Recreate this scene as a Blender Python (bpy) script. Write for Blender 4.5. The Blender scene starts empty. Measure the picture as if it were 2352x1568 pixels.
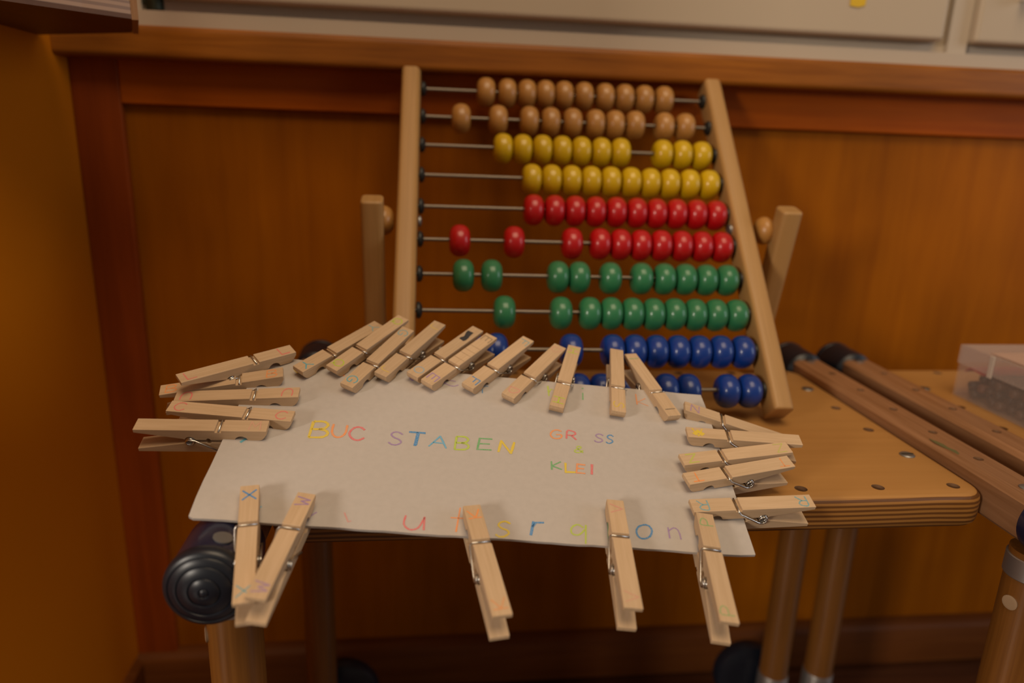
import bpy, bmesh, math, random
from mathutils import Vector, Matrix
random.seed(7)
SC = bpy.context.scene
COL = SC.collection
PI = math.pi

# ------------------------------------------------------------------ camera
def cam_axes(yaw, pitch, roll):
    cy, sy = math.cos(yaw), math.sin(yaw); cp, sp = math.cos(pitch), math.sin(pitch); cr, sr = math.cos(roll), math.sin(roll)
    Rz = Matrix(((cy, sy, 0), (-sy, cy, 0), (0, 0, 1)))
    A = Matrix(((1, 0, 0), (0, 0, -1), (0, 1, 0)))
    Rx = Matrix(((1, 0, 0), (0, cp, -sp), (0, sp, cp)))
    Rr = Matrix(((cr, -sr, 0), (sr, cr, 0), (0, 0, 1)))
    return Rr @ Rx @ A @ Rz
M = cam_axes(-.1169, .268, .0357)
cd = bpy.data.cameras.new('camera'); cam = bpy.data.objects.new('camera', cd); COL.objects.link(cam)
cam.matrix_world = Matrix(((M[0][0], -M[1][0], -M[2][0], 0), (M[0][1], -M[1][1], -M[2][1], 0), (M[0][2], -M[1][2], -M[2][2], .605), (0, 0, 0, 1)))
cd.sensor_width = 36; cd.lens = 1660 / 2352 * 36; cd.clip_start = .02; cd.clip_end = 50
cd.dof.use_dof = True; cd.dof.focus_distance = .43; cd.dof.aperture_fstop = 4.0
SC.camera = cam

# ------------------------------------------------------------------ light
SC.view_settings.view_transform = 'Standard'; SC.view_settings.look = 'None'
SC.view_settings.exposure = 0; SC.view_settings.gamma = 1; SC.view_settings.use_curve_mapping = False
W = bpy.data.worlds.new('room_light'); SC.world = W; W.use_nodes = True
bg = W.node_tree.nodes['Background']; bg.inputs[0].default_value = (1.0, .76, .55, 1); bg.inputs[1].default_value = .125
def area(name, loc, target, size, power, colr, sy=None):
    d = bpy.data.lights.new(name, 'AREA'); d.energy = power; d.color = colr; d.size = size
    if sy: d.shape = 'RECTANGLE'; d.size_y = sy
    o = bpy.data.objects.new(name, d); COL.objects.link(o); o.location = loc
    o.rotation_euler = (Vector(target) - Vector(loc)).to_track_quat('-Z', 'Y').to_euler(); return o
area('ceiling_lamp', (.25, -.38, 2.2), (.1, .45, .45), 1.1, 22, (1.0, .76, .50))
area('window_light_left', (-1.75, -1.25, 1.10), (.1, .6, .5), .32, 27, (1.0, .88, .74), .45)
area('window_light_right', (2.3, -.35, 1.0), (.2, .5, .5), .8, 9, (.90, .93, 1.0), 1.1)

# ------------------------------------------------------------------ materials
def new_mat(name):
    m = bpy.data.materials.new(name); m.use_nodes = True
    return m, m.node_tree, m.node_tree.nodes['Principled BSDF']
def plain(name, c, rough=.5, metal=0, spec=.5, coat=0, noise=0, nscale=60):
    m, t, b = new_mat(name)
    b.inputs['Base Color'].default_value = (*c, 1); b.inputs['Roughness'].default_value = rough
    b.inputs['Metallic'].default_value = metal; b.inputs['Specular IOR Level'].default_value = spec
    b.inputs['Coat Weight'].default_value = coat; b.inputs['Coat Roughness'].default_value = .13
    if noise:
        co = t.nodes.new('ShaderNodeTexCoord'); n = t.nodes.new('ShaderNodeTexNoise'); n.inputs['Scale'].default_value = nscale; n.inputs['Detail'].default_value = 5
        r = t.nodes.new('ShaderNodeMix'); r.data_type = 'RGBA'
        r.inputs['A'].default_value = (*[x * (1 - noise) for x in c], 1); r.inputs['B'].default_value = (*[min(1, x * (1 + noise)) for x in c], 1)
        t.links.new(co.outputs['Object'], n.inputs['Vector']); t.links.new(n.outputs[0], r.inputs['Factor']); t.links.new(r.outputs['Result'], b.inputs['Base Color'])
    return m
def wood(name, c1, c2, scale=(1, 1, 1), rough=.45, bump=.05, coat=0, nscale=60, blotch=0, grain=(.35, .65), spec=.5):
    """grain noise squeezed along the axes given by scale (small value = long along this axis)"""
    m, t, b = new_mat(name); N = t.nodes; L = t.links
    co = N.new('ShaderNodeTexCoord'); mp = N.new('ShaderNodeMapping'); mp.inputs['Scale'].default_value = scale
    oi = N.new('ShaderNodeObjectInfo'); add = N.new('ShaderNodeVectorMath'); add.operation = 'ADD'
    mul = N.new('ShaderNodeMath'); mul.operation = 'MULTIPLY'; mul.inputs[1].default_value = 3.7
    L.new(oi.outputs['Random'], mul.inputs[0]); L.new(co.outputs['Object'], add.inputs[0]); L.new(mul.outputs[0], add.inputs[1])
    L.new(add.outputs[0], mp.inputs['Vector'])
    n = N.new('ShaderNodeTexNoise'); n.inputs['Scale'].default_value = nscale; n.inputs['Detail'].default_value = 6; n.inputs['Roughness'].default_value = .6; n.inputs['Distortion'].default_value = .4
    L.new(mp.outputs[0], n.inputs['Vector'])
    rp = N.new('ShaderNodeValToRGB'); rp.color_ramp.elements[0].position = grain[0]; rp.color_ramp.elements[1].position = grain[1]
    rp.color_ramp.elements[0].color = (*c1, 1); rp.color_ramp.elements[1].color = (*c2, 1)
    L.new(n.outputs[0], rp.inputs[0]); out = rp.outputs[0]
    if blotch:
        n2 = N.new('ShaderNodeTexNoise'); n2.inputs['Scale'].default_value = 6; n2.inputs['Detail'].default_value = 2
        mr = N.new('ShaderNodeMapRange'); mr.inputs['From Min'].default_value = .35; mr.inputs['From Max'].default_value = .65; mr.inputs['To Min'].default_value = 1 - blotch; mr.inputs['To Max'].default_value = 1 + blotch
        vm = N.new('ShaderNodeVectorMath'); vm.operation = 'SCALE'
        L.new(add.outputs[0], n2.inputs['Vector']); L.new(n2.outputs[0], mr.inputs['Value']); L.new(out, vm.inputs[0]); L.new(mr.outputs[0], vm.inputs['Scale']); out = vm.outputs[0]
    L.new(out, b.inputs['Base Color'])
    b.inputs['Roughness'].default_value = rough; b.inputs['Coat Weight'].default_value = coat; b.inputs['Coat Roughness'].default_value = .25; b.inputs['Specular IOR Level'].default_value = spec
    if bump:
        bp = N.new('ShaderNodeBump'); bp.inputs['Strength'].default_value = bump; bp.inputs['Distance'].default_value = .0006
        L.new(n.outputs[0], bp.inputs['Height']); L.new(bp.outputs[0], b.inputs['Normal'])
    m['out'] = 1
    return m
def ply_material(name, top1, top2, light, dark, zlo, layer):
    m = wood(name, top1, top2, (.25, 6, 6), .42, .02, .15, 25, .08)
    t = m.node_tree; N = t.nodes; L = t.links; b = N['Principled BSDF']
    src = b.inputs['Base Color'].links[0].from_socket
    co = N.new('ShaderNodeTexCoord'); sx = N.new('ShaderNodeSeparateXYZ'); L.new(co.outputs['Object'], sx.inputs[0])
    nz = N.new('ShaderNodeTexNoise'); nz.inputs['Scale'].default_value = 14; L.new(co.outputs['Object'], nz.inputs['Vector'])
    a0 = N.new('ShaderNodeMath'); a0.operation = 'MULTIPLY_ADD'; a0.inputs[1].default_value = .0022; L.new(nz.outputs[0], a0.inputs[0]); L.new(sx.outputs['Z'], a0.inputs[2])
    a = N.new('ShaderNodeMath'); a.operation = 'MULTIPLY_ADD'; a.inputs[1].default_value = 2 * PI / (2 * layer); a.inputs[2].default_value = -zlo * PI / layer
    L.new(a0.outputs[0], a.inputs[0])
    s = N.new('ShaderNodeMath'); s.operation = 'SINE'; L.new(a.outputs[0], s.inputs[0])
    n = N.new('ShaderNodeTexNoise'); n.inputs['Scale'].default_value = 30; n.inputs['Detail'].default_value = 5
    mp = N.new('ShaderNodeMapping'); mp.inputs['Scale'].default_value = (.6, .6, 40); L.new(co.outputs['Object'], mp.inputs['Vector']); L.new(mp.outputs[0], n.inputs['Vector'])
    ad = N.new('ShaderNodeMath'); ad.operation = 'ADD'; L.new(s.outputs[0], ad.inputs[0]); L.new(n.outputs[0], ad.inputs[1])
    rp = N.new('ShaderNodeValToRGB'); e = rp.color_ramp.elements; e[0].position = .30; e[0].color = (*dark, 1); e[1].position = .62; e[1].color = (*light, 1)
    L.new(ad.outputs[0], rp.inputs[0])
    sn = N.new('ShaderNodeSeparateXYZ'); L.new(co.outputs['Normal'], sn.inputs[0])
    ab = N.new('ShaderNodeMath'); ab.operation = 'ABSOLUTE'; L.new(sn.outputs['Z'], ab.inputs[0])
    gt = N.new('ShaderNodeMath'); gt.operation = 'GREATER_THAN'; gt.inputs[1].default_value = .86; L.new(ab.outputs[0], gt.inputs[0])
    mx = N.new('ShaderNodeMix'); mx.data_type = 'RGBA'; L.new(gt.outputs[0], mx.inputs['Factor']); L.new(rp.outputs[0], mx.inputs['A']); L.new(src, mx.inputs['B'])
    L.new(mx.outputs['Result'], b.inputs['Base Color'])
    return m
def ink(name, c, paper, cover=.66):
    """crayon rubbed on: colour broken up by the grain of the paper or wood"""
    m, t, b = new_mat(name); N = t.nodes; L = t.links
    co = N.new('ShaderNodeTexCoord'); n = N.new('ShaderNodeTexNoise'); n.inputs['Scale'].default_value = 1600; n.inputs['Detail'].default_value = 3
    L.new(co.outputs['Object'], n.inputs['Vector'])
    rp = N.new('ShaderNodeValToRGB'); e = rp.color_ramp.elements; e[0].position = .42; e[1].position = .62
    e[0].color = (cover, cover, cover, 1); e[1].color = (min(1, cover + .3),) * 3 + (1,)
    L.new(n.outputs[0], rp.inputs[0])
    mx = N.new('ShaderNodeMix'); mx.data_type = 'RGBA'; mx.inputs['A'].default_value = (*paper, 1); mx.inputs['B'].default_value = (*c, 1)
    L.new(rp.outputs[0], mx.inputs['Factor']); L.new(mx.outputs['Result'], b.inputs['Base Color']); b.inputs['Roughness'].default_value = .75
    b.inputs['Specular IOR Level'].default_value = .2
    return m

CARD = (.49, .445, .41)
PINC = (.55, .385, .235)
m_card = plain('greyboard', CARD, .85, noise=.07, nscale=260, spec=.2)
m_pin = wood('pin_birch', (.52, .36, .215), (.585, .415, .26), (2.2, 46, 46), .6, .03, 0, 14, .07, spec=.3)
m_steel = plain('spring_steel', (.62, .60, .57), .25, 1)
m_post = wood('beech_post', (.36, .195, .062), (.42, .232, .080), (60, 1, 1), .5, .03, .03, 10, .05)
m_rod = plain('rod_metal', (.24, .20, .16), .5, .85)
m_beadn = wood('natural_bead', (.37, .170, .036), (.43, .205, .048), (1, 5, 5), .42, .0, .3, 25)
def bead_mat(n, c): return plain(n, c, .42, 0, .35, .45, .05, 90)
m_by, m_br, m_bg, m_bb = bead_mat('yellow_paint', (.55, .35, .0012)), bead_mat('red_paint', (.42, .002, .004)), bead_mat('green_paint', (.025, .165, .065)), bead_mat('blue_paint', (.003, .032, .215))
m_stop = plain('black_rubber', (.012, .012, .011), .5)
m_ply = ply_material('birch_plywood', (.425, .212, .060), (.455, .230, .068), (.34, .155, .036), (.13, .050, .011), .4125, .0016)
m_rail = wood('rail_wood', (.23, .105, .042), (.33, .165, .078), (40, .8, 12), .5, .06, .1, 12, .12)
m_leg = wood('leg_wood', (.16, .058, .008), (.215, .082, .013), (30, 30, .7), .45, .03, .2, 14, .1)
m_metal = plain('worn_metal', (.40, .37, .35), .42, .85)
m_zinc = plain('zinc_screw', (.30, .30, .30), .45, .9)
m_cap = plain('black_cap_rubber', (.008, .011, .019), .36, 0, .5)
m_sleeve = plain('dark_blue_plastic', (.012, .015, .042), .25, 0, .6, .3)
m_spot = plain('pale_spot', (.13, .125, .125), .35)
m_hole = plain('hole_wood', (.20, .10, .045), .7)
m_panel = wood('panel_veneer', (.255, .070, .0006), (.325, .096, .001), (9, 5, .7), .5, .01, .0, 6, .14, (.3, .7), .1)
m_stile = wood('frame_varnish', (.20, .034, .0015), (.26, .047, .002), (14, 14, .8), .5, .01, .05, 6, .12, spec=.3)
m_railh = wood('frame_varnish_rail', (.28, .056, .0008), (.36, .078, .001), (.8, 14, 14), .5, .01, .0, 6, .12, spec=.12)
m_ledge = wood('ledge_wood', (.21, .064, .004), (.29, .096, .008), (1.2, 14, 26), .45, .04, .05, 9, .15, spec=.3)
m_skirt = wood('skirting_wood', (.11, .030, .005), (.15, .045, .008), (.8, 14, 14), .5, .02, .0, 7, .12, spec=.15)
m_floor = wood('floor_wood', (.055, .016, .005), (.10, .032, .010), (.7, 12, 12), .35, .02, .2, 6, .2)
m_ochre = plain('ochre_wall', (.53, .162, .0006), .75, 0, .15, 0, .06, 5)
m_cream = plain('cream_paint', (.45, .365, .265), .5, 0, .4, 0, .02, 8)
m_creamb = plain('cream_base', (.46, .38, .29), .45, 0, .4, 0, .02, 8)
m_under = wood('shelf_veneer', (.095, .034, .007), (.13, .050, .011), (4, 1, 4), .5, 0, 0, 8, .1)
m_shelfply = ply_material('shelf_plywood', (.30, .16, .07), (.34, .19, .09), (.36, .21, .11), (.22, .115, .05), 0, .0022)
m_dark = plain('dark_metal', (.03, .035, .02), .5, .6)
m_yel = plain('yellow_sticker', (.62, .40, .01), .6)
m_paper = plain('pink_paper', (.46, .30, .23), .7, noise=.1, nscale=60)

# ------------------------------------------------------------------ mesh helpers
def finish(name, bm, mats, parent=None, smooth=False, bevel=0, seg=2, angle=35):
    bmesh.ops.remove_doubles(bm, verts=bm.verts, dist=1e-7)
    me = bpy.data.meshes.new(name); bm.to_mesh(me); bm.free()
    for m in (mats if isinstance(mats, (list, tuple)) else [mats]): me.materials.append(m)
    if smooth:
        for p in me.polygons: p.use_smooth = True
        me.set_sharp_from_angle(angle=math.radians(angle))
    o = bpy.data.objects.new(name, me); COL.objects.link(o)
    if parent: o.parent = parent
    if bevel:
        b = o.modifiers.new('bevel', 'BEVEL'); b.width = bevel; b.segments = seg; b.limit_method = 'ANGLE'; b.angle_limit = math.radians(40); b.harden_normals = False
    return o
def box(bm, lo, hi, mat=0):
    x0, y0, z0 = lo; x1, y1, z1 = hi
    v = [bm.verts.new(p) for p in ((x0, y0, z0), (x1, y0, z0), (x1, y1, z0), (x0, y1, z0), (x0, y0, z1), (x1, y0, z1), (x1, y1, z1), (x0, y1, z1))]
    for f in ((3, 2, 1, 0), (4, 5, 6, 7), (0, 1, 5, 4), (1, 2, 6, 5), (2, 3, 7, 6), (3, 0, 4, 7)):
        bm.faces.new([v[i] for i in f]).material_index = mat
def prism(bm, pts, axis, a, b, mat=0):
    """closed 2D outline extruded along axis from a to b"""
    def P(p, t): return {0: (t, p[0], p[1]), 1: (p[0], t, p[1]), 2: (p[0], p[1], t)}[axis]
    A = [bm.verts.new(P(p, a)) for p in pts]; B = [bm.verts.new(P(p, b)) for p in pts]
    fs = [bm.faces.new(A[::-1]), bm.faces.new(B)]
    n = len(pts)
    for i in range(n): fs.append(bm.faces.new((A[i], A[(i + 1) % n], B[(i + 1) % n], B[i])))
    for f in fs: f.material_index = mat
    bmesh.ops.recalc_face_normals(bm, faces=bm.faces)
def lathe(bm, prof, seg=32, mt=Matrix.Identity(4), mat=0, closed=False):
    """profile (radius, height) turned round local Z, then moved by mt"""
    rings = []
    for r, h in prof:
        if r < 1e-7: rings.append([bm.verts.new(mt @ Vector((0, 0, h)))])
        else: rings.append([bm.verts.new(mt @ Vector((r * math.cos(2 * PI * i / seg), r * math.sin(2 * PI * i / seg), h))) for i in range(seg)])
    pairs = list(zip(rings[:-1], rings[1:])) + ([(rings[-1], rings[0])] if closed else [])
    for A, B in pairs:
        for i in range(seg):
            j = (i + 1) % seg
            if len(A) == 1 and len(B) == 1: continue
            if len(A) == 1: f = (A[0], B[i], B[j])
            elif len(B) == 1: f = (A[i], A[j], B[0])
            else: f = (A[i], A[j], B[j], B[i])
            bm.faces.new(f).material_index = mat
    bmesh.ops.recalc_face_normals(bm, faces=bm.faces)
def tube(bm, pts, r, seg=8, mat=0):
    pts = [Vector(p) for p in pts]; rings = []; up = None
    for i, p in enumerate(pts):
        d = (pts[min(i + 1, len(pts) - 1)] - pts[max(i - 1, 0)]).normalized()
        if up is None: up = d.orthogonal().normalized()
        up = (up - up.dot(d) * d).normalized(); s = d.cross(up)
        rings.append([bm.verts.new(p + r * (math.cos(2 * PI * k / seg) * up + math.sin(2 * PI * k / seg) * s)) for k in range(seg)])
    for A, B in zip(rings[:-1], rings[1:]):
        for k in range(seg): bm.faces.new((A[k], A[(k + 1) % seg], B[(k + 1) % seg], B[k])).material_index = mat
    bm.faces.new(rings[0][::-1]); bm.faces.new(rings[-1])
def axis_to(p, d):
    """matrix taking local Z to direction d at point p"""
    return Matrix.Translation(Vector(p)) @ Vector(d).normalized().to_track_quat('Z', 'Y').to_matrix().to_4x4()
def tag(o, label, cat, group=None, kind=None):
    if label: o['label'] = label
    if cat: o['category'] = cat
    if group: o['group'] = group
    if kind: o['kind'] = kind
    return o
def empty(name, mw):
    o = bpy.data.objects.new(name, None); o.empty_display_size = .01; COL.objects.link(o); o.matrix_world = mw; return o
def struct(name, bm, mats, **k):
    o = finish(name, bm, mats, **k); o['kind'] = 'structure'; return o
def cut(o, cutters):
    """subtract cylinders (x, y, z0, z1, r) from a mesh, wall of the hole takes material slot 1"""
    bm = bmesh.new()
    for x, y, z0, z1, r in cutters:
        lathe(bm, [(0, z0), (r, z0), (r, z1), (0, z1)], 24, Matrix.Translation((x, y, 0)), 1)
    me = bpy.data.meshes.new('c'); bm.to_mesh(me); bm.free(); me.materials.append(m_hole); me.materials.append(m_hole)
    c = bpy.data.objects.new('c', me); COL.objects.link(c)
    md = o.modifiers.new('b', 'BOOLEAN'); md.operation = 'DIFFERENCE'; md.object = c; md.solver = 'EXACT'
    dg = bpy.context.evaluated_depsgraph_get(); dg.update()
    new = bpy.data.meshes.new_from_object(o.evaluated_get(dg)); o.modifiers.clear(); o.data = new
    bpy.data.objects.remove(c); bpy.data.meshes.remove(me)

# ------------------------------------------------------------------ the room
WY = .75; FZ = -.035; XL = -.332
bm = bmesh.new(); box(bm, (-1.8, -1.6, FZ - .03), (2.6, .83, FZ)); struct('floor', bm, m_floor)
bm = bmesh.new(); box(bm, (XL - .05, WY + .006, FZ), (2.6, WY + .08, .70)); struct('wall_back', bm, m_panel)
bm = bmesh.new(); box(bm, (XL - .12, .16, FZ), (XL, WY + .08, 1.5)); struct('wall_left', bm, m_ochre)
bm = bmesh.new(); box(bm, (XL, WY - .003, FZ), (-.289, WY + .006, .668)); struct('trim_1', bm, m_stile, bevel=.0012)
bm = bmesh.new(); box(bm, (-.289, WY - .003, .628), (2.6, WY + .006, .668)); struct('trim_2', bm, m_railh, bevel=.0015)
# thick ledge with rounded front
bm = bmesh.new(); box(bm, (XL - .004, .72, .6665), (2.6, .86, .6945)); struct('trim_3', bm, m_ledge, bevel=.005, seg=4)
bm = bmesh.new()
prism(bm, [(WY + .006, FZ + .004), (.738, FZ + .004), (.738, .017), (.741, .0215), (WY - .001, .026), (WY + .006, .026)], 0, XL, 2.6)
struct('baseboard_back', bm, m_skirt, smooth=True)
bm = bmesh.new(); prism(bm, [(XL, FZ + .004), (XL + .008, FZ + .004), (XL + .008, .017), (XL + .002, .024), (XL, .024)], 1, .16, .738)
struct('baseboard_left', bm, m_skirt)

# cream cabinet standing on the ledge
cab = empty('wall_cabinet', Matrix.Translation((.2, .80, .6945)))
tag(cab, 'cream painted cabinet with wide doors standing on the wooden ledge', 'cabinet')
def child(o, par, under=None):
    """parent a mesh built in world coordinates: its data moves into the frame of the thing par"""
    o.data.transform(par.matrix_world.inverted()); o.parent = under or par; return o
bpy.context.view_layer.update()
bm = bmesh.new(); box(bm, (-.29, .752, .6945), (2.2, .86, 1.1)); box(bm, (-.29, .7415, .6945), (2.2, .757, .7095)); box(bm, (.5275, .745, .7095), (.5485, .757, 1.1)); box(bm, (-.29, .745, .7095), (-.262, .757, 1.1)); child(finish('carcass', bm, m_creamb), cab)
def door(x0, x1, zb, hx):
    bm = bmesh.new(); box(bm, (x0, .735, zb), (x1, .757, 1.1)); return child(finish('door', bm, m_cream, bevel=.004, seg=3), cab)
d1 = door(-.245, .515, .7195, 0)
d2 = door(.549, 1.3, .719, 1)
bm = bmesh.new(); tube(bm, [(-.252, .752, .711), (-.252, .752, .80)], .008, 14); box(bm, (-.262, .748, .716), (-.246, .758, .79)); child(finish('hinge', bm, m_dark, smooth=True), cab)
bm = bmesh.new(); tube(bm, [(.592, .735, .778), (.592, .721, .778), (.592, .717, .774), (.592, .717, .766), (.592, .721, .762), (.592, .735, .762)], .003, 10)
hh = finish('bar', bm, plain('bright_metal', (.8, .82, .85), .15, .9), smooth=True); child(hh, cab, d2)  # small bright bent bar on the front of the second door
hh['label'] = 'bright metal handle'
bm = bmesh.new(); prism(bm, [(.4085, .775), (.4095, .7465), (.4185, .7455), (.425, .7475), (.4265, .775)], 1, .7340, .7348)
tag(finish('sticker', bm, m_yel), 'small yellow sticker on the cream cabinet door', 'sticker')

# plywood wall shelf, top left
sh = empty('wall_shelf', Matrix.Translation((-.30, .68, .6795)))
tag(sh, 'plywood shelf unit seen from below at the upper left, above the ochre wall', 'shelf')
bpy.context.view_layer.update()
ZS = .6795
out = [(-.331, .700), (-.2385, .6535), (-.2085, .575), (-.331, .447)]
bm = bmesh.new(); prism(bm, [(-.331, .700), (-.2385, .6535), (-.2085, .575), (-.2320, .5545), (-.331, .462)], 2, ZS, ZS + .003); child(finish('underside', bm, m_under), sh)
bm = bmesh.new(); prism(bm, [(-.331, .699), (-.2388, .6525), (-.2090, .575), (-.2325, .5540), (-.331, .4615)], 2, ZS + .003, ZS + .0115)
child(finish('bottom_board', bm, m_shelfply), sh)
bm = bmesh.new(); prism(bm, [(-.2090, .5745), (-.2385, .6545), (-.2345, .6560), (-.2045, .5745)], 2, ZS - .0005, 1.0); child(finish('side_board', bm, wood('side_ply', (.32, .18, .09), (.38, .22, .12), (20, 20, 1), .6)), sh)

# ------------------------------------------------------------------ tables
RX0, RX1 = .3557, .3830          # right rail
CX = .132                        # centre of the table
def rail_holes(x): return [(x, y, .401, .42, .0032) for y in (.4154, .4621, .5099, .5565, .6028)]
def make_table():
    t = empty('small_table', Matrix.Translation((CX, .5, FZ)))
    bpy.context.view_layer.update()
    bm = bmesh.new()
    x0, x1, y0, y1 = 2 * CX - RX0 + .0003, RX0 - .0003, .3795, .6445; r = .016; pts = []
    for cx, cy, a0 in ((x1 - r, y0 + r, -90), (x1 - r, y1 - r, 0), (x0 + r, y1 - r, 90), (x0 + r, y0 + r, 180)):
        for k in range(7): a = math.radians(a0 + 15 * k); pts.append((cx + r * math.cos(a), cy + r * math.sin(a)))
    # rounded edge built as stacked outlines
    def ring(inset, z):
        mx, my = (x0 + x1) / 2, (y0 + y1) / 2
        return [bm.verts.new((p[0] - inset * (1 if p[0] > mx else -1), p[1] - inset * (1 if p[1] > my else -1), z)) for p in pts]
    prof = [(.005, .3775), (.0022, .3783), (.0006, .3803), (0, .3835), (0, .3945), (.0004, .3970), (.0014, .3986), (.003, .3996), (.005, .4000)]
    rs = [ring(i, z) for i, z in prof]; n = len(pts)
    bm.faces.new(rs[0][::-1]); bm.faces.new(rs[-1])
    for A, B in zip(rs[:-1], rs[1:]):
        for i in range(n): bm.faces.new((A[i], A[(i + 1) % n], B[(i + 1) % n], B[i]))
    top = finish('table_top', bm, [m_ply, m_hole])
    xs = [.3385 - .0522 * k for k in range(9)]; xs = [x for x in xs if x > 2 * CX - .345]
    hs = []
    for x in xs: hs += [(x, .3945), (x, .632)]
    for y in (.4895, .537): hs += [(.3385, y), (2 * CX - .3385, y)]
    cut(top, [(x, y, .36, .41, .0040) for x, y in hs])
    for p in top.data.polygons: p.use_smooth = True
    top.data.set_sharp_from_angle(angle=math.radians(30))
    child(top, t); top['label'] = 'honey coloured plywood top with drilled holes and layered edge'
    for x in (.3385, 2 * CX - .3385):
        for y in (.4421, .5845):
            bm = bmesh.new(); lathe(bm, [(0, .3985), (.0046, .3985), (.0052, .4004), (.0046, .4010), (0, .4012)], 24, Matrix.Translation((x, y, 0)))
            # slot as a raised-edge groove
            box(bm, (x - .0044, y - .0006, .40105), (x + .0044, y + .0006, .40135), 1)
            child(finish('screw', bm, [m_zinc, m_dark], smooth=True), t)
    for s in (1, -1):
        a, b = (RX0, RX1) if s > 0 else (2 * CX - RX1, 2 * CX - RX0)
        bm = bmesh.new(); prism(bm, [(a, .384), (a + .002, .3818), (b - .002, .3818), (b, .384), (b, .4065), (b - .0025, .409), (a + .0045, .409), (a, .4055)], 1, .345, .652)
        ra = finish('side_rail', bm, [m_rail, m_hole]); cut(ra, rail_holes((a + b) / 2 + .0015))
        child(ra, t)
        for y in (.3726, .6400):
            bm = bmesh.new(); lathe(bm, [(0, .4075), (.0042, .4075), (.0042, .4095), (.0034, .4100), (0, .4101)], 20, Matrix.Translation(((a + b) / 2, y, 0)))
            child(finish('screw', bm, m_zinc, smooth=True), t)
    caps = []
    for s in (1, -1):
        cx = CX + s * (.3695 - CX)
        for fr in (1, 0):
            # ringed round cap: axis along Y, domed ringed face outwards
            r = .0205
            prof = [(.0150, .0085), (.0195, .0085), (r, .0075), (r, .0045), (.0199, .0028), (.0188, .0018), (.0176, .0013), (.0172, .0018), (.0168, .0011), (.0134, .0002), (.0130, .0008), (.0125, .0001), (.0078, -.0008), (.0074, -.0001), (.0068, -.0010), (.0026, -.0016), (.0022, -.0010), (.0016, -.0018), (0, -.0020)]
            if fr: mt = axis_to((cx, .311, .3955), (0, 1, 0))
            else: mt = axis_to((cx, .691, .3955), (0, -1, 0))
            bm = bmesh.new(); lathe(bm, prof, 56, mt)
            e = child(finish('end_cap', bm, m_cap, smooth=True, angle=50), t); e['label'] = 'round black rubber end cap with concentric rings'
            bm = bmesh.new(); lathe(bm, [(0, .046), (.0150, .046), (.0190, .043), (.0198, .038), (.0198, .0084), (.0150, .0080)], 48, mt)
            sl = child(finish('cap_sleeve', bm, m_sleeve if fr else m_cap, smooth=True), t)
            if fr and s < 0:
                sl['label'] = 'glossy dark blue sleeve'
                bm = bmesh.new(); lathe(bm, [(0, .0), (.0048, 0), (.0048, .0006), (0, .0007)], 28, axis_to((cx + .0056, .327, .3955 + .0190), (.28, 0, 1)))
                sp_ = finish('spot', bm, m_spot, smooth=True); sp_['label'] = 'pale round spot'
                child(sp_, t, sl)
            caps.append(e)
            # leg with metal ring and plug
            ly = .3545 if fr else .622
            bm = bmesh.new(); lathe(bm, [(0, FZ + .012), (.0145, FZ + .012), (.0145, .3765), (0, .3765)], 32, Matrix.Translation((cx, ly, 0)))
            leg = child(finish('leg', bm, m_leg, smooth=True), t)
            bm = bmesh.new(); lathe(bm, [(.0118, .3725), (.0150, .3728), (.0156, .3722), (.0156, .3595), (.0150, .3588), (.0146, .3588), (.0140, .371)], 36, Matrix.Translation((cx, ly, 0)))
            f = finish('ring', bm, m_metal, smooth=True); child(f, t, leg)
            f['label'] = 'brushed metal ring at the top'
            bm = bmesh.new(); lathe(bm, [(0, FZ), (.0155, FZ), (.0158, FZ + .003), (.0158, .063), (.0150, .065), (.0144, .065)], 32, Matrix.Translation((cx, ly, 0)))
            f = finish('foot_sleeve', bm, m_metal, smooth=True); child(f, t, leg)
            bm = bmesh.new(); lathe(bm, [(0, -.001), (.0042, -.001), (.0046, .0008), (.0030, .0012), (0, .0006)], 20, axis_to((cx - .0138, ly - .004, .343), (-1, -.3, 0)))
            f = finish('plug', bm, plain('plug_wood', (.36, .24, .14), .5), smooth=True); child(f, t, leg)
            if not fr:
                bm = bmesh.new(); wr = .037
                lathe(bm, [(0, -.012), (.022, -.012), (.030, -.010), (wr - .002, -.008), (wr, -.004), (wr, .004), (wr - .002, .008), (.030, .010), (.022, .012), (0, .012)], 44, axis_to((cx - s * .017, ly + .0262, .045), (0, 1, 0)))
                wl = child(finish('round_cap', bm, m_cap, smooth=True), t); wl['label'] = 'black round rubber cap low behind the rear leg'
    return t
def copy_tree(o, parent=None):
    c = o.copy(); COL.objects.link(c)
    if parent: c.parent = parent
    for ch in list(o.children): copy_tree(ch, c)
    return c
GT = 'small plywood tables side by side'
t1 = make_table()
tag(t1, 'small low table with plywood top, carrying the abacus and the cardboard', 'table', GT)
t2 = copy_tree(t1); t2.location.x += .5262
for o in list(t2.children):
    if o.name.startswith('round_cap'): bpy.data.objects.remove(o)
tag(t2, 'neighbouring low table at the right edge, carrying the clear plastic box', 'table', GT)
# smear of old green paint on the first table's right rail
bm = bmesh.new()
pts = [(.3568, .4500), (.3590, .4460), (.3606, .4400), (.3600, .4340), (.3622, .4290), (.3608, .4240), (.3588, .4225), (.3580, .4290), (.3569, .4360), (.3562, .4430)]
prism(bm, [(x + .0025, y) for x, y in pts], 2, .4088, .40912)
s = finish('paint_smear', bm, plain('green_paint_smear', (.12, .115, .04), .6)); child(s, t1)

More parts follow.
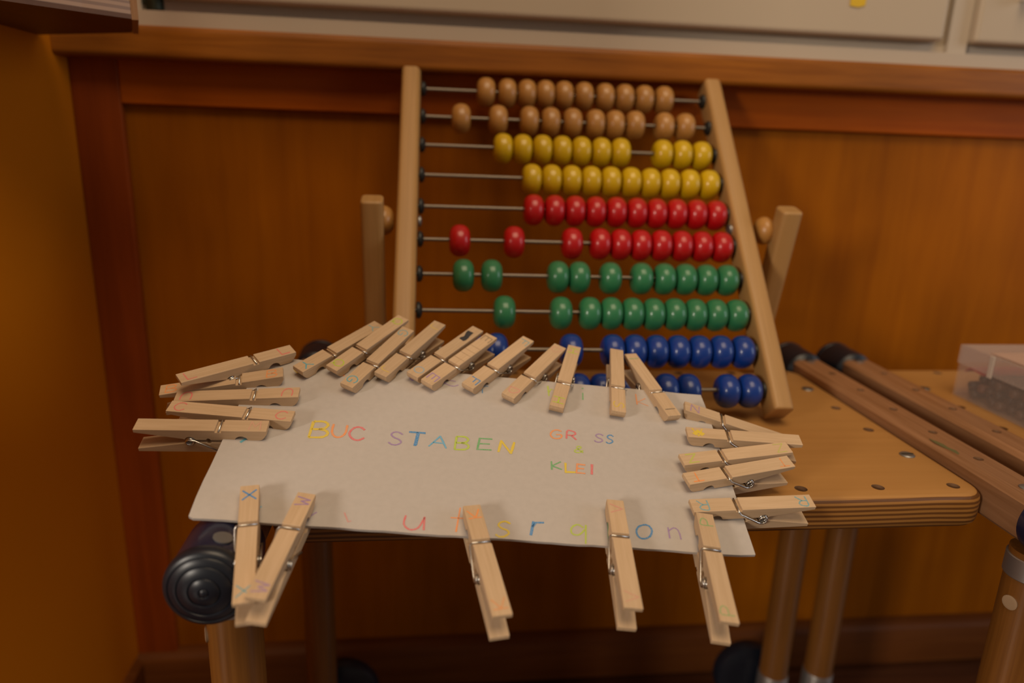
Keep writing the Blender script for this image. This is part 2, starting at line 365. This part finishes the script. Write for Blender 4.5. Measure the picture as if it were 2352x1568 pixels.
# ------------------------------------------------------------------ abacus
L1 = Vector((-.0081, .7189, .6507)); U = Vector((1, -.0076, -.0035)).normalized(); V = Vector((-.0077, -.6679, -.7442))
V = (V - V.dot(U) * U).normalized(); NB = U.cross(V).normalized()
if NB.y < 0: NB = -NB
AW = .27098; SP = .0337006
mwA = Matrix(((U.x, NB.x, -V.x, 0), (U.y, NB.y, -V.y, 0), (U.z, NB.z, -V.z, 0), (0, 0, 0, 1))); mwA.translation = L1
# local frame: x along rods, y backwards, z up the frame; rod i sits at z = -i*SP
ab = empty('abacus', mwA)
tag(ab, 'wooden counting frame with ten rods of natural, yellow, red, green and blue beads', 'abacus')
ROWS = [[59.2, 79.3, 98.0, 115.6, 133.5, 152.7, 173.1, 192.3, 211.7, 231.2], [35.6, 69.7, 98.5, 118.6, 139.1, 160.7, 179.4, 198.7, 227.0, 247.2], [73.1, 90.9, 108.9, 126.9, 144.8, 163.3, 181.3, 220.8, 239.4, 258.0], [97.6, 115.3, 133.2, 151.0, 168.9, 187.2, 205.0, 223.0, 241.4, 259.6], [97.4, 115.7, 133.7, 151.9, 170.2, 188.6, 206.5, 224.5, 242.6, 260.6], [33.5, 79.0, 128.5, 152.6, 170.5, 188.2, 206.1, 224.3, 242.3, 260.0], [36.2, 59.3, 114.2, 131.9, 158.3, 184.8, 204.4, 222.6, 240.8, 258.9], [68.6, 114.4, 138.0, 155.6, 173.2, 190.8, 208.4, 226.0, 243.5, 261.0], [42.7, 61.3, 120.1, 153.5, 171.3, 189.0, 206.7, 224.3, 241.9, 259.9], [17.7, 35.4, 92.0, 123.5, 141.1, 160.9, 192.3, 209.9, 241.5, 259.3]]
bmats = [m_beadn, m_beadn, m_by, m_by, m_br, m_br, m_bg, m_bg, m_bb, m_bb]
bead_mesh = {}
def bead_profile():
    R, hw, hr = .0134, .0087, .0017; pr = [(hr, -hw + .0004)]
    for k in range(19):
        t = math.sin(-PI / 2 + PI * k / 18)
        pr.append((.0052 + (R - .0052) * max(0, 1 - abs(t) ** 2.3) ** .5, hw * t))
    pr.append((hr, hw - .0006)); return pr
for m in (m_beadn, m_by, m_br, m_bg, m_bb):
    bm = bmesh.new(); lathe(bm, bead_profile(), 36, Matrix.Rotation(PI / 2, 4, 'Y'), closed=True)
    me = bpy.data.meshes.new('bead'); bm.to_mesh(me); bm.free(); me.materials.append(m)
    for p in me.polygons: p.use_smooth = True
    bead_mesh[m.name] = me
bm = bmesh.new(); tube(bm, [(-.005, 0, 0), (AW + .005, 0, 0)], .00165, 14); rodo = finish('rod', bm, m_rod, ab, smooth=True)
bm = bmesh.new()
lathe(bm, [(0, 0), (.0062, 0), (.0068, .0010), (.0066, .0026), (.0045, .0042), (.0022, .0046), (0, .0046)], 22, Matrix.Rotation(PI / 2, 4, 'Y'))
stopo = finish('stopper', bm, m_stop, ab, smooth=True); stopo.location = (-.001, 0, 0)
cname = ['natural wood', 'natural wood', 'yellow', 'yellow', 'red', 'red', 'green', 'green', 'blue', 'blue']
for i in range(10):
    r = rodo if i == 0 else rodo.copy()
    if i: COL.objects.link(r)
    r.location.z = -i * SP
    for side in (0, 1):
        s = stopo if (i == 0 and side == 0) else stopo.copy()
        if not (i == 0 and side == 0): COL.objects.link(s)
        s.location = (-.001 if side == 0 else AW + .001, 0, -i * SP)
        if side: s.rotation_euler = (0, PI, 0)
    for j, x in enumerate(ROWS[i]):
        b = bpy.data.objects.new('bead', bead_mesh[bmats[i].name]); COL.objects.link(b); b.parent = ab
        b.location = (x / 1000, (random.random() - .5) * .0006, -i * SP - .0008); b.rotation_euler = (random.random() * 6.28, 0, 0)
        b['label'] = cname[i] + ' bead'
def post(x0, x1):
    bm = bmesh.new(); d = .0122; zt = .0195; zb = -9 * SP - .0202
    w = x1 - x0; pr = []
    # outline across the post: rounded corners
    for cx, cy, a0, rr in ((x1 - .005, d - .004, 0, .004), (x0 + .004, d - .004, 90, .004), (x0 + .0035, -d + .0035, 180, .0035), (x1 - .006, -d + .006, 270, .006)):
        for k in range(6): a = math.radians(a0 + 18 * k); pr.append((cx + (rr if cx < (x0 + x1) / 2 else min(rr, .005)) * math.cos(a), cy + rr * math.sin(a)))
    prism(bm, pr, 2, zb, zt)
    return finish('post', bm, m_post, ab, smooth=True, bevel=.0016, seg=3, angle=40)
post(-.0190, -.0008); post(AW + .0008, AW + .0190)
# hinge beads, screws and rear support legs
ZP = -4.47 * SP
for s in (-1, 1):
    xb = -.0285 if s < 0 else AW + .0305
    bm = bmesh.new()
    lathe(bm, [(0, -.0078), (.006, -.0076), (.0098, -.0056), (.0120, -.0022), (.0124, 0), (.0120, .0022), (.0098, .0056), (.006, .0076), (0, .0078)], 30, Matrix.Translation((xb + s * .0008, 0, ZP)) @ Matrix.Rotation(PI / 2, 4, 'Y'))
    finish('hinge_bead', bm, m_beadn, ab, smooth=True)
    bm = bmesh.new(); lathe(bm, [(0, 0), (.0048, 0), (.0044, .0018), (.0020, .0026), (0, .0027)], 20, axis_to((-.0008 if s < 0 else AW + .0008, 0, ZP), (-s, 0, 0)))
    finish('screw', bm, m_zinc, ab, smooth=True)
iA = mwA.inverted()
for s in (-1, 1):
    # leg in world: from just above the hinge back down to the table
    xh = -.0470 if s < 0 else .3060
    pt = Vector((xh, .5985, .5585)); pb = Vector((xh + (-.001 if s < 0 else 0), .636, .4062))
    ax = (pb - pt).normalized(); sx = Vector((1, 0, 0)); fy = ax.cross(sx).normalized()
    L = (pb - pt).length; bm = bmesh.new(); pr = []
    w, d = .0090, .0095
    for cx, cy, a0 in ((w - .004, d - .004, 0), (-w + .004, d - .004, 90), (-w + .004, -d + .004, 180), (w - .004, -d + .004, 270)):
        for k in range(5): a = math.radians(a0 + 22.5 * k); pr.append((cx + .004 * math.cos(a), cy + .004 * math.sin(a)))
    prism(bm, pr, 2, 0, L)
    mt = Matrix(((sx.x, fy.x, ax.x, pt.x), (sx.y, fy.y, ax.y, pt.y), (sx.z, fy.z, ax.z, pt.z), (0, 0, 0, 1)))
    bm.transform(iA @ mt)
    finish('support_leg', bm, m_post, ab, smooth=True, bevel=.002, seg=3)

# ------------------------------------------------------------------ cardboard
CO = Vector((-.1213, .3409, .4185)); E1 = Vector((.9959, -.0458, -.0778)).normalized(); CN = Vector((.0568, -.3514, .9345))
CN = (CN - CN.dot(E1) * E1).normalized(); E2 = CN.cross(E1)
mwC = Matrix(((E1.x, E2.x, CN.x, CO.x), (E1.y, E2.y, CN.y, CO.y), (E1.z, E2.z, CN.z, CO.z), (0, 0, 0, 1)))
G = {  # strokes in a unit box, y up
 'A': [[(0, 0), (.5, 1), (1, 0)], [(.2, .38), (.8, .38)]],
 'B': [[(0, 0), (.08, 1)], [(.08, 1), (.65, 1), (.92, .82), (.8, .6), (.45, .52), (.06, .52)], [(.45, .52), (.88, .42), (.98, .2), (.7, .02), (0, 0)]],
 'C': [[(1, .82), (.72, 1), (.35, .95), (.05, .6), (.05, .3), (.3, .04), (.65, 0), (1, .22)]],
 'D': [[(.1, 0), (.1, 1), (.6, .92), (.95, .55), (.8, .15), (.1, 0)]],
 'E': [[(1, 1), (.1, 1), (0, 0), (1, .02)], [(.05, .52), (.85, .54)]],
 'F': [[(1, 1), (.1, 1), (.05, 0)], [(.08, .52), (.75, .54)]],
 'G': [[(.95, .85), (.6, 1), (.2, .85), (0, .45), (.2, .08), (.6, 0), (.92, .15), (.95, .45), (.5, .45)]],
 'H': [[(.05, 0), (.05, 1)], [(.95, 0), (.95, 1)], [(.05, .5), (.95, .5)]],
 'I': [[(.5, 0), (.5, 1)]],
 'J': [[(.8, 1), (.8, .3), (.55, 0), (.15, .1)]],
 'K': [[(.05, 0), (0, 1)], [(.9, 1), (.05, .45), (1, .05)]],
 'L': [[(.1, 1), (.15, 0), (1, .03)]],
 'M': [[(0, 0), (.1, 1), (.5, .35), (.9, 1), (1, 0)]],
 'N': [[(0, 0), (.1, 1), (.85, 0), (1, 1)]],
 'O': [[(.5, 1), (.12, .82), (0, .45), (.2, .08), (.55, 0), (.9, .2), (1, .6), (.8, .92), (.5, 1)]],
 'P': [[(.1, 0), (.1, 1), (.7, .95), (.9, .72), (.65, .48), (.1, .45)]],
 'Q': [[(.5, 1), (.12, .82), (0, .45), (.2, .08), (.55, 0), (.9, .2), (1, .6), (.8, .92), (.5, 1)], [(.6, .35), (1, -.05)]],
 'R': [[(.05, 0), (.1, 1), (.7, .98), (.88, .75), (.6, .5), (.1, .48)], [(.5, .48), (1, 0)]],
 'S': [[(.95, .85), (.6, 1), (.25, .92), (.15, .72), (.4, .54), (.75, .42), (.88, .22), (.6, .02), (.25, 0), (0, .15)]],
 'T': [[(0, 1), (1, .96)], [(.52, .98), (.45, 0)]],
 'U': [[(.05, 1), (.02, .35), (.3, 0), (.7, .05), (.95, .4), (1, 1)]],
 'V': [[(0, 1), (.5, 0), (1, 1)]],
 'W': [[(0, 1), (.25, 0), (.5, .65), (.75, 0), (1, 1)]],
 'X': [[(0, 0), (1, 1)], [(0, 1), (1, 0)]],
 'Y': [[(0, 1), (.5, .5), (1, 1)], [(.5, .5), (.5, 0)]],
 'Z': [[(0, 1), (1, 1), (0, 0), (1, 0)]],
 '&': [[(1, .05), (.3, .65), (.35, .95), (.65, .95), (.65, .7), (.1, .3), (.15, .02), (.6, .02), (.95, .45)]],
 'u': [[(.05, .95), (0, .35), (.3, 0), (.7, .15), (.97, .85)], [(.97, .9), (.97, 0)]],
 't': [[(.55, 1), (.45, 0)], [(0, .58), (1, .55)]],
 's': [[(.95, .85), (.6, 1), (.25, .92), (.15, .72), (.4, .54), (.75, .42), (.88, .22), (.6, .02), (.25, 0), (0, .15)]],
 'r': [[(.15, 1), (.05, 0)], [(.1, .6), (.35, .92), (.95, .95)]],
 'q': [[(.75, .85), (.4, 1), (.05, .8), (.1, .5), (.5, .45), (.85, .75)], [(.9, 1), (.92, 0)]],
 'o': [[(.5, 1), (.12, .82), (0, .45), (.2, .08), (.55, 0), (.9, .2), (1, .6), (.8, .92), (.5, 1)]],
 'n': [[(.05, 1), (.15, 0)], [(.12, .7), (.5, 1), (.85, .75), (1, 0)]],
}
def smooth_line(p, n=5):
    if len(p) < 4: return p
    o = []
    for i in range(len(p) - 1):
        a, b, c, d = p[max(i - 1, 0)], p[i], p[i + 1], p[min(i + 2, len(p) - 1)]
        for k in range(n):
            t = k / n
            o.append(tuple(.5 * (2 * b[q] + (c[q] - a[q]) * t + (2 * a[q] - 5 * b[q] + 4 * c[q] - d[q]) * t * t + (3 * b[q] - a[q] - 3 * c[q] + d[q]) * t ** 3) for q in (0, 1)))
    return o + [p[-1]]
def ribbon(bm, pts, w, z, mat):
    """flat crayon line a hair above the surface"""
    pts = [Vector(p) for p in pts]; A = []; B = []
    for i, p in enumerate(pts):
        d = pts[min(i + 1, len(pts) - 1)] - pts[max(i - 1, 0)]
        if d.length < 1e-9: d = Vector((1, 0))
        d.normalize(); nn = Vector((-d.y, d.x)) * (w / 2) * (1 + .18 * math.sin(i * 2.3 + p.x * 900))
        A.append(bm.verts.new((p.x + nn.x, p.y + nn.y, z))); B.append(bm.verts.new((p.x - nn.x, p.y - nn.y, z)))
    for i in range(len(pts) - 1):
        f = bm.faces.new((B[i], B[i + 1], A[i + 1], A[i])); f.material_index = mat
def glyph(bm, ch, bl, br, tl, w, z, mat):
    bl, br, tl = Vector(bl), Vector(br), Vector(tl)
    for st in G[ch]:
        straight = ch in 'AEFHIKLMNTVWXYZt'
        line = [bl + (br - bl) * x + (tl - bl) * y for x, y in (st if straight else smooth_line(st))]
        if straight:
            for k, (p, q) in enumerate(zip(line[:-1], line[1:])):
                e = (q - p).normalized() * w * .3
                ribbon(bm, [p - e, (p + q) / 2, q + e], w, z + k * 1.5e-5, mat)
        else: ribbon(bm, line, w, z, mat)
IC = {'y': (.74, .55, .015), 'o': (.84, .30, .09), 'r': (.72, .15, .16), 'p': (.33, .21, .44), 'b': (.03, .24, .55), 'lb': (.10, .42, .66), 'li': (.46, .60, .05), 'g': (.13, .42, .15), 't': (.05, .38, .50), 'k': (.05, .06, .06), 'pk': (.70, .28, .26)}
inks = {k: ink('crayon_' + k, c, CARD) for k, c in IC.items()}
order = list(inks)
bm = bmesh.new()
# slightly irregular outline of the cut board
out = []
def edge(a, b, n, amp, nx, ny):
    for k in range(n):
        t = k / n; j = amp * (random.random() - .5)
        out.append((a[0] + (b[0] - a[0]) * t + nx * j, a[1] + (b[1] - a[1]) * t + ny * j))
edge((.0035, 0), (.2955, 0), 40, .0005, 0, 1); edge((.2972, .001), (.2992, .133), 14, .0003, 1, 0); edge((.2985, .1348), (.005, .1348), 36, .0006, 0, 1); edge((.0025, .1335), (.0002, .003), 12, .0003, 1, 0)
out += [(.0010, .0010)]
prism(bm, out, 2, -.0016, 0)
bmesh.ops.triangulate(bm, faces=[f for f in bm.faces if len(f.verts) > 8])
LET = [('B', [47.4, 63.5], [57.7, 64.4], [46.8, 77.0]), ('U', [59.8, 65.6], [68.2, 65.6], [59.1, 76.3]), ('C', [70.1, 64.4], [79.0, 64.3], [69.1, 75.3]), ('S', [93.1, 63.1], [101.4, 62.7], [92.8, 74.0]), ('T', [104.6, 63.5], [113.6, 64.0], [104.6, 74.7]), ('A', [116.8, 64.1], [126.9, 63.5], [117.9, 73.4]), ('B', [131.9, 63.0], [140.2, 63.4], [132.1, 74.0]), ('E', [145.3, 64.5], [153.4, 64.7], [145.8, 74.0]), ('N', [158.0, 64.1], [166.7, 63.3], [158.8, 73.4]), ('G', [190.0, 79.2], [197.2, 79.3], [190.7, 87.1]), ('R', [199.8, 79.9], [206.3, 79.5], [200.7, 87.2]), ('S', [217.5, 79.3], [223.2, 79.0], [218.6, 86.7]), ('S', [224.8, 78.9], [229.5, 78.9], [226.0, 86.4]), ('&', [203.8, 68.8], [209.4, 68.4], [204.8, 74.3]), ('K', [189.0, 52.8], [195.0, 53.1], [189.4, 59.2]), ('L', [196.3, 51.5], [203.2, 51.7], [197.1, 58.6]), ('E', [203.7, 51.7], [208.7, 51.4], [204.4, 58.8]), ('I', [212.1, 51.5], [213.7, 51.7], [213.0, 59.0]), ('u', [108.3, 1.8], [119.0, 2.2], [108.1, 11.6]), ('t', [132.0, 2.4], [139.7, 3.0], [132.8, 18.4]), ('s', [156.1, 1.2], [163.9, 1.7], [156.9, 11.4]), ('r', [174.5, 3.6], [181.6, 3.7], [175.7, 13.1]), ('q', [195.6, 0.4], [204.7, 0.5], [197.1, 13.0]), ('o', [232.1, 6.5], [240.7, 6.7], [234.1, 16.2]), ('n', [250.0, 8.0], [257.3, 7.8], [251.1, 15.6])]
LC = ['y', 'o', 'r', 'p', 'b', 'lb', 'li', 'g', 'y', 'o', 'r', 'p', 'b', 'li', 'g', 'y', 'o', 'r', 'r', 'o', 'y', 'b', 'li', 'b', 'p']
LW = [1.5, 1.2, 1.2, .9, 1.3, .9, 1.2, 1.0, 1.4, .95, 1.0, .8, .8, .8, .9, 1.2, 1.0, 1.3, .9, .8, 1.0, 1.2, .85, .95, .7]
for (ch, bl, br, tl), c, w in zip(LET, LC, LW):
    mm = lambda p: (p[0] / 1000, p[1] / 1000)
    glyph(bm, ch, mm(bl), mm(br), mm(tl), w * 1.12 / 1000, .00012, 1 + order.index(c))
ribbon(bm, [(.1098, .0742), (.1088, .0640)], .0022, .00014, 1 + order.index('b'))
SMALL = [('p', .7, [[62.9, 9.1], [60.1, 6.3], [59.4, 4.2]]), ('pk', .7, [[76.8, 10.1], [79.8, 4.0], [81.0, 5.0]]), ('lb', .6, [[34.7, 10.3], [33.8, 9.6]]), ('t', 1.3, [[13.8, 58.7], [12.7, 57.4], [11.2, 55.1]]), ('p', .8, [[131.7, 122.8], [128.1, 121.0], [122.8, 123.4], [121.5, 126.8], [129.9, 126.2]]), ('b', .7, [[147.2, 124.0], [147.6, 116.5]]), ('b', .6, [[146.3, 123.4], [151.5, 124.1]]), ('li', 1.1, [[191.4, 130.0], [191.6, 119.6]]), ('li', .8, [[191.9, 123.2], [193.6, 127.1], [195.0, 125.9]]), ('g', .9, [[214.9, 125.9], [214.2, 118.6]]), ('g', 1.4, [[214.9, 130.9], [215.5, 130.1]]), ('o', .8, [[251.7, 129.4], [251.0, 118.5]]), ('o', .7, [[257.7, 125.6], [251.9, 121.3], [258.5, 118.1]]), ('o', 1.6, [[55.2, 123.6], [58.2, 121.9]]), ('r', 1.6, [[77.9, 125.8], [85.0, 122.2]]), ('p', 1.8, [[99.8, 126.6], [102.1, 123.2]]), ('y', 1.6, [[25.8, 124.3], [29.2, 120.6]]), ('g', 1.0, [[218.2, 16.5], [216.5, .5]])]
for c, w, p in SMALL:
    ribbon(bm, smooth_line([(a / 1000, b / 1000) for a, b in p]), w / 1000, .00012, 1 + order.index(c))
card = finish('cardboard_sheet', bm, [m_card] + [inks[k] for k in order])
card.matrix_world = mwC
tag(card, 'grey cardboard sheet with coloured crayon letters, ringed with clothes pegs', 'cardboard')

# ------------------------------------------------------------------ clothes pegs
def arc(cx, cz, r, a0, a1, n=8):
    return [((cx + r * math.cos(math.radians(a0 + (a1 - a0) * k / n))), (cz + r * math.sin(math.radians(a0 + (a1 - a0) * k / n)))) for k in range(n + 1)]
def prong_outline():
    p = [(0, 7.5), (0, 5.0), (1.4, 2.6), (2.9, .9), (4.6, .2)]
    p += [(10.6, .2)] + arc(14.4, -.6, 3.8, 165, 15) + [(18.6, .2), (31.2, .2)] + arc(32.5, .1, 1.2, 170, 10, 5) + [(34.0, .2), (39.2, .2)] + arc(42.5, -.6, 3.0, 160, 15, 7)
    p += [(46.0, .75), (58.0, 2.9), (72.0, 5.2), (72.0, 7.5), (28.3, 7.5), (28.2, 6.0), (24.7, 6.0), (24.6, 7.5)]
    return p
PRO = prong_outline(); HW = .00465
def prong_bm():
    bm = bmesh.new(); prism(bm, [(x / 1000, z / 1000) for x, z in PRO], 1, -HW, HW); return bm
def bevelled(bm, w=.0003):
    es = [e for e in bm.edges if len(e.link_faces) == 2 and e.calc_face_angle(0) > .6]
    bmesh.ops.bevel(bm, geom=es, offset=w, segments=1, affect='EDGES', clamp_overlap=True)
lower_me = None
bm = prong_bm(); bevelled(bm); bmesh.ops.scale(bm, vec=(1, 1, -1), verts=bm.verts); bmesh.ops.translate(bm, vec=(0, 0, -.0016), verts=bm.verts); bmesh.ops.reverse_faces(bm, faces=bm.faces)
lower_me = bpy.data.meshes.new('prong'); bm.to_mesh(lower_me); bm.free(); lower_me.materials.append(m_pin)
# spring: coil between the prongs, one arm over the upper groove, the other under the lower groove
bm = bmesh.new(); ys = .0061; r = .00055; cz = -.0008; cr = .0021; pts = []
pts += [(.0262, .0046, .0067), (.0262, -.0046, .0067), (.0263, -.0054, .0064), (.0270, -ys, .0054), (.0395, -ys, -.0024), (.0410, -ys, cz - cr)]
T = 9.5
for k in range(int(T * 12) + 1):
    a = -PI / 2 + 2 * PI * k / 12
    pts.append((.0425 + cr * math.cos(a), -ys + 2 * ys * k / (T * 12), cz + cr * math.sin(a)))
pts += [(.0395, ys, .0008), (.0270, ys, -.0070), (.0263, .0054, -.0080), (.0262, .0046, -.0083), (.0262, -.0046, -.0083)]
tube(bm, pts, r, 8)
spring_me = bpy.data.meshes.new('spring'); bm.to_mesh(spring_me); bm.free(); spring_me.materials.append(m_steel)
for p in spring_me.polygons: p.use_smooth = True
iw = {}
def winks(c, cover):
    k = (c, cover)
    if k not in iw: iw[k] = ink('peg_crayon_%s' % c, IC[c], PINC, cover)
    return iw[k]
# letter at jaw, letter at tail (colour, coverage), pose on the card in mm / degrees
PEGS = [('L', 22.6, 136.4, -141.5, 3.6, 'r', .6, 'r', .5, 'red L, rearmost of five on the left edge'),
 ('B', 22.0, 111.8, -166.4, -7.0, 'o', .5, 'o', .5, 'orange B, second from the back on the left edge'),
 ('U', 35.7, 93.9, -175.4, -5.2, 'r', .5, 'r', .6, 'upturned red U, middle one of the left edge'),
 ('C', 37.0, 72.2, 176.5, -2.9, 'r', .5, 'r', .5, 'red C, behind the frontmost peg of the left edge'),
 ('M', 25.1, 62.4, -177.3, -2.6, 'pk', .12, None, 0, 'no clear letter, frontmost of five on the left edge'),
 ('Y', 30.2, 115.8, 53.0, .2, 't', .6, 't', .4, 'teal Y, leftmost of the back row'),
 ('Q', 50.3, 119.6, 56.9, 2.4, 'li', .7, 'li', .6, 'lime green Q, second from left in the back row'),
 ('G', 62.3, 104.0, 63.7, 1.4, 't', .6, 't', .4, 'blue G, third from left in the back row'),
 ('J', 81.4, 117.6, 61.7, .5, 'y', .3, 'y', .2, 'faint yellow letter, left of the black-smudged peg'),
 ('O', 101.5, 120.1, 55.0, 0.0, 'lb', .3, None, 0, 'black smudge on its tail and faint grey O'),
 ('E', 111.2, 113.8, 54.7, -.3, 'p', .6, 'k', .3, 'purple E, right beside the black-smudged peg'),
 ('F', 137.4, 114.0, 54.7, -.2, 'b', .6, 't', .35, 'blue F, between purple E and pink D pegs'),
 ('D', 163.3, 107.5, 57.7, -.7, 'pk', .4, 'pk', .12, 'pink D, left of the lime green H peg'),
 ('H', 194.3, 100.9, 75.4, -1.2, 'li', .7, 'li', .6, 'lime green H, in front of the blue beads'),
 ('S', 234.6, 101.2, 82.8, -1.9, 'y', .4, None, 0, 'pale yellow S, between lime H and thin I pegs'),
 ('I', 271.3, 101.8, 104.1, -3.5, 'k', .45, 'g', .5, 'thin dark line letter, rightmost of the back row'),
 ('N', 280.6, 112.8, -10.1, -9.0, 'p', .5, None, 0, 'purple N, rearmost of five on the right edge'),
 ('A', 276.2, 87.2, -2.9, 3.4, 'y', .55, None, 0, 'rubbed yellow blot, second from back on the right edge'),
 ('Z', 267.3, 61.9, 11.4, 3.4, 'li', .35, 'li', .2, 'pale yellow-green Z, middle one of the right edge'),
 ('T', 266.7, 46.3, 15.6, 2.0, 'o', .7, 'o', .5, 'orange upturned T, on the right edge'),
 ('R', 265.2, 25.9, 5.4, 3.3, 't', .45, 't', .45, 'teal R, frontmost of five on the right edge'),
 ('P', 271.4, 21.0, -95.4, 5.0, 'g', .4, 'g', .25, 'green P, at the front right corner'),
 ('V', 221.7, 26.0, -91.8, 4.7, 'pk', .35, 'pk', .15, 'pink V, between crayon letters q and o'),
 ('K', 142.6, 14.8, -77.9, 6.7, 'o', .6, 'o', .3, 'orange K, beside the crayon letter t'),
 ('W', 56.9, 14.9, -95.5, 9.0, 'p', .7, 'p', .5, 'purple W, its tail crossing the X peg'),
 ('X', 27.3, 17.4, -77.0, 2.0, 'b', .7, 't', .5, 'blue X, beside the dark ringed end cap')]
GRP = 'clothes pegs clipped round the cardboard sheet'
for ch, px, py, az, pit, cj, aj, ct, at_, lab in PEGS:
    a = math.radians(az); w = E1 * math.cos(a) + E2 * math.sin(a); p = math.radians(pit)
    X = w * math.cos(p) + CN * math.sin(p); Y = CN.cross(X).normalized(); Zz = X.cross(Y)
    J = CO + E1 * px / 1000 + E2 * py / 1000      # point on the card below the jaw end
    J = J + CN * .0075 - Zz * .0075
    mw = Matrix(((X.x, Y.x, Zz.x, J.x), (X.y, Y.y, Zz.y, J.y), (X.z, Y.z, Zz.z, J.z), (0, 0, 0, 1)))
    peg = empty('clothes_peg', mw); tag(peg, 'wooden clothes peg with ' + lab, 'clothes peg', GRP)
    bm = prong_bm(); bevelled(bm)
    mats = [m_pin]
    def mark(cx, col, cov, hs=.0033):
        if not col: return
        m = winks(col, min(.8, cov + .08))
        if m not in mats: mats.append(m)
        c = Vector((cx, 0)); R = Vector((-1, 0)) * (-1 if ch == 'U' else 1); Up = Vector((0, -1)) * (-1 if ch == 'U' else 1)
        if ch == 'I': bl = c
        bl = c - R * hs * .95 - Up * hs
        glyph(bm, ch, bl, bl + R * hs * 1.9, bl + Up * hs * 2, .00078, .00756, mats.index(m))
    mark(.0068, cj, aj); mark(.0655, ct, at_)
    if ch == 'O':
        m = plain('black_smudge', (.035, .032, .035), .8, noise=.4, nscale=900)
        mats.append(m); ribbon(bm, [(.0525, .0003), (.0545, .0), (.057, -.0004), (.0595, .0002), (.0625, .001), (.065, .0012)], .0042, .00757, len(mats) - 1)
    if ch == 'A':
        ribbon(bm, [(.004, -.002), (.007, .001), (.010, -.002)], .003, .00757, 1)
    if ch == 'E':
        m = plain('pencil_line', (.33, .21, .12), .8); mats.append(m)
        for xx in (.034, .041, .046, .052): ribbon(bm, [(xx, -.0044), (xx + .0004, .0044)], .00025, .00757, len(mats) - 1)
    up = finish('prong', bm, mats, peg)
    lo = bpy.data.objects.new('prong', lower_me); COL.objects.link(lo); lo.parent = peg
    sp_ = bpy.data.objects.new('spring', spring_me); COL.objects.link(sp_); sp_.parent = peg; sp_['label'] = 'steel spring'

# ------------------------------------------------------------------ clear box with crayons
BX0, BX1, BY0, BY1, BZ0, BZ1, BZS = .4690, .590, .375, .5700, .4003, .4465, .4300
bx = empty('plastic_box', Matrix.Translation(((BX0 + BX1) / 2, (BY0 + BY1) / 2, BZ0)))
tag(bx, 'clear plastic box of dark crayons on the right hand table', 'box')
bpy.context.view_layer.update()
def clear(name, c, al, ro):
    m, t, b = new_mat(name); b.inputs['Base Color'].default_value = (*c, 1); b.inputs['Roughness'].default_value = ro; b.inputs['Alpha'].default_value = al; return m
m_clear = clear('clear_plastic', (.62, .50, .44), .16, .25); m_lid = clear('clear_lid', (.66, .54, .48), .34, .25)
def shell(name, z0, z1, mat, floor_=True, th=.0016, grow=0):
    bm = bmesh.new(); x0, x1, y0, y1 = BX0 - grow, BX1 + grow, BY0 - grow, BY1 + grow
    box(bm, (x0, y0, z0), (x0 + th, y1, z1)); box(bm, (x1 - th, y0, z0), (x1, y1, z1)); box(bm, (x0 + th, y0, z0), (x1 - th, y0 + th, z1)); box(bm, (x0 + th, y1 - th, z0), (x1 - th, y1, z1))
    if floor_: box(bm, (x0 + th, y0 + th, z0), (x1 - th, y1 - th, z0 + th))
    else: box(bm, (x0 + th, y0 + th, z1 - th), (x1 - th, y1 - th, z1))
    return child(finish(name, bm, mat), bx)
shell('body', BZ0, BZS, m_clear); shell('lid', BZS + .0001, BZ1, m_lid, False, grow=.0008)
bm = bmesh.new(); box(bm, (BX0 - .0024, .5290, BZS - .002), (BX0 - .0010, .5340, BZ1 + .0004)); child(finish('latch', bm, clear('latch_plastic', (.62, .54, .47), .75, .4), bevel=.0005), bx)
bm = bmesh.new(); box(bm, (BX0 + .004, .385, BZ1 + .0003), (BX1 - .006, .541, BZ1 + .0008)); tag(finish('paper_label', bm, m_paper), 'pinkish paper lying on the lid of the clear plastic box', 'paper')
crc = [(.022, .018, .017), (.035, .024, .020), (.016, .016, .018), (.13, .055, .035), (.028, .028, .026), (.085, .05, .035)]
cms = [plain('crayon_wrap', c, .5) for c in crc]
cr_mesh = []
for m in cms:
    bm = bmesh.new(); lathe(bm, [(0, -.042), (.0035, -.042), (.0038, -.041), (.0038, .036), (.0030, .0365), (.0010, .044), (0, .0445)], 14, Matrix.Rotation(PI / 2, 4, 'Y'))
    me = bpy.data.meshes.new('crayon'); bm.to_mesh(me); bm.free(); me.materials.append(m)
    for p in me.polygons: p.use_smooth = True
    cr_mesh.append(me)
for lay in range(4):
    for k in range(18 - lay):
        y = .3895 + k * .0101 + lay * .0049 + .001 * random.random()
        if y > .5645 or lay == 2 and y > .556 or lay == 3 and y > .534: continue
        ci = random.randrange(6); o = bpy.data.objects.new('crayon', cr_mesh[ci]); COL.objects.link(o)
        o.location = (.5138 + random.uniform(0, .008), y, .4062 + lay * .0072); o.rotation_euler = (0, 0, random.uniform(-.03, .03))
        tag(o, ('black', 'dark grey', 'blue-black', 'reddish brown', 'grey', 'light brown')[ci] + ' crayon lying inside the clear plastic box', 'crayon', 'crayons in the clear plastic box')
bm = bmesh.new(); prism(bm, [(.545, .4262), (.552, .4275), (.561, .4285), (.566, .4235), (.566, .4228), (.560, .4270), (.545, .4252)], 0, .473, .520)
tag(finish('red_paper', bm, plain('red_scrap', (.42, .05, .04), .7)), 'red paper scrap in the rear corner of the plastic box', 'paper')
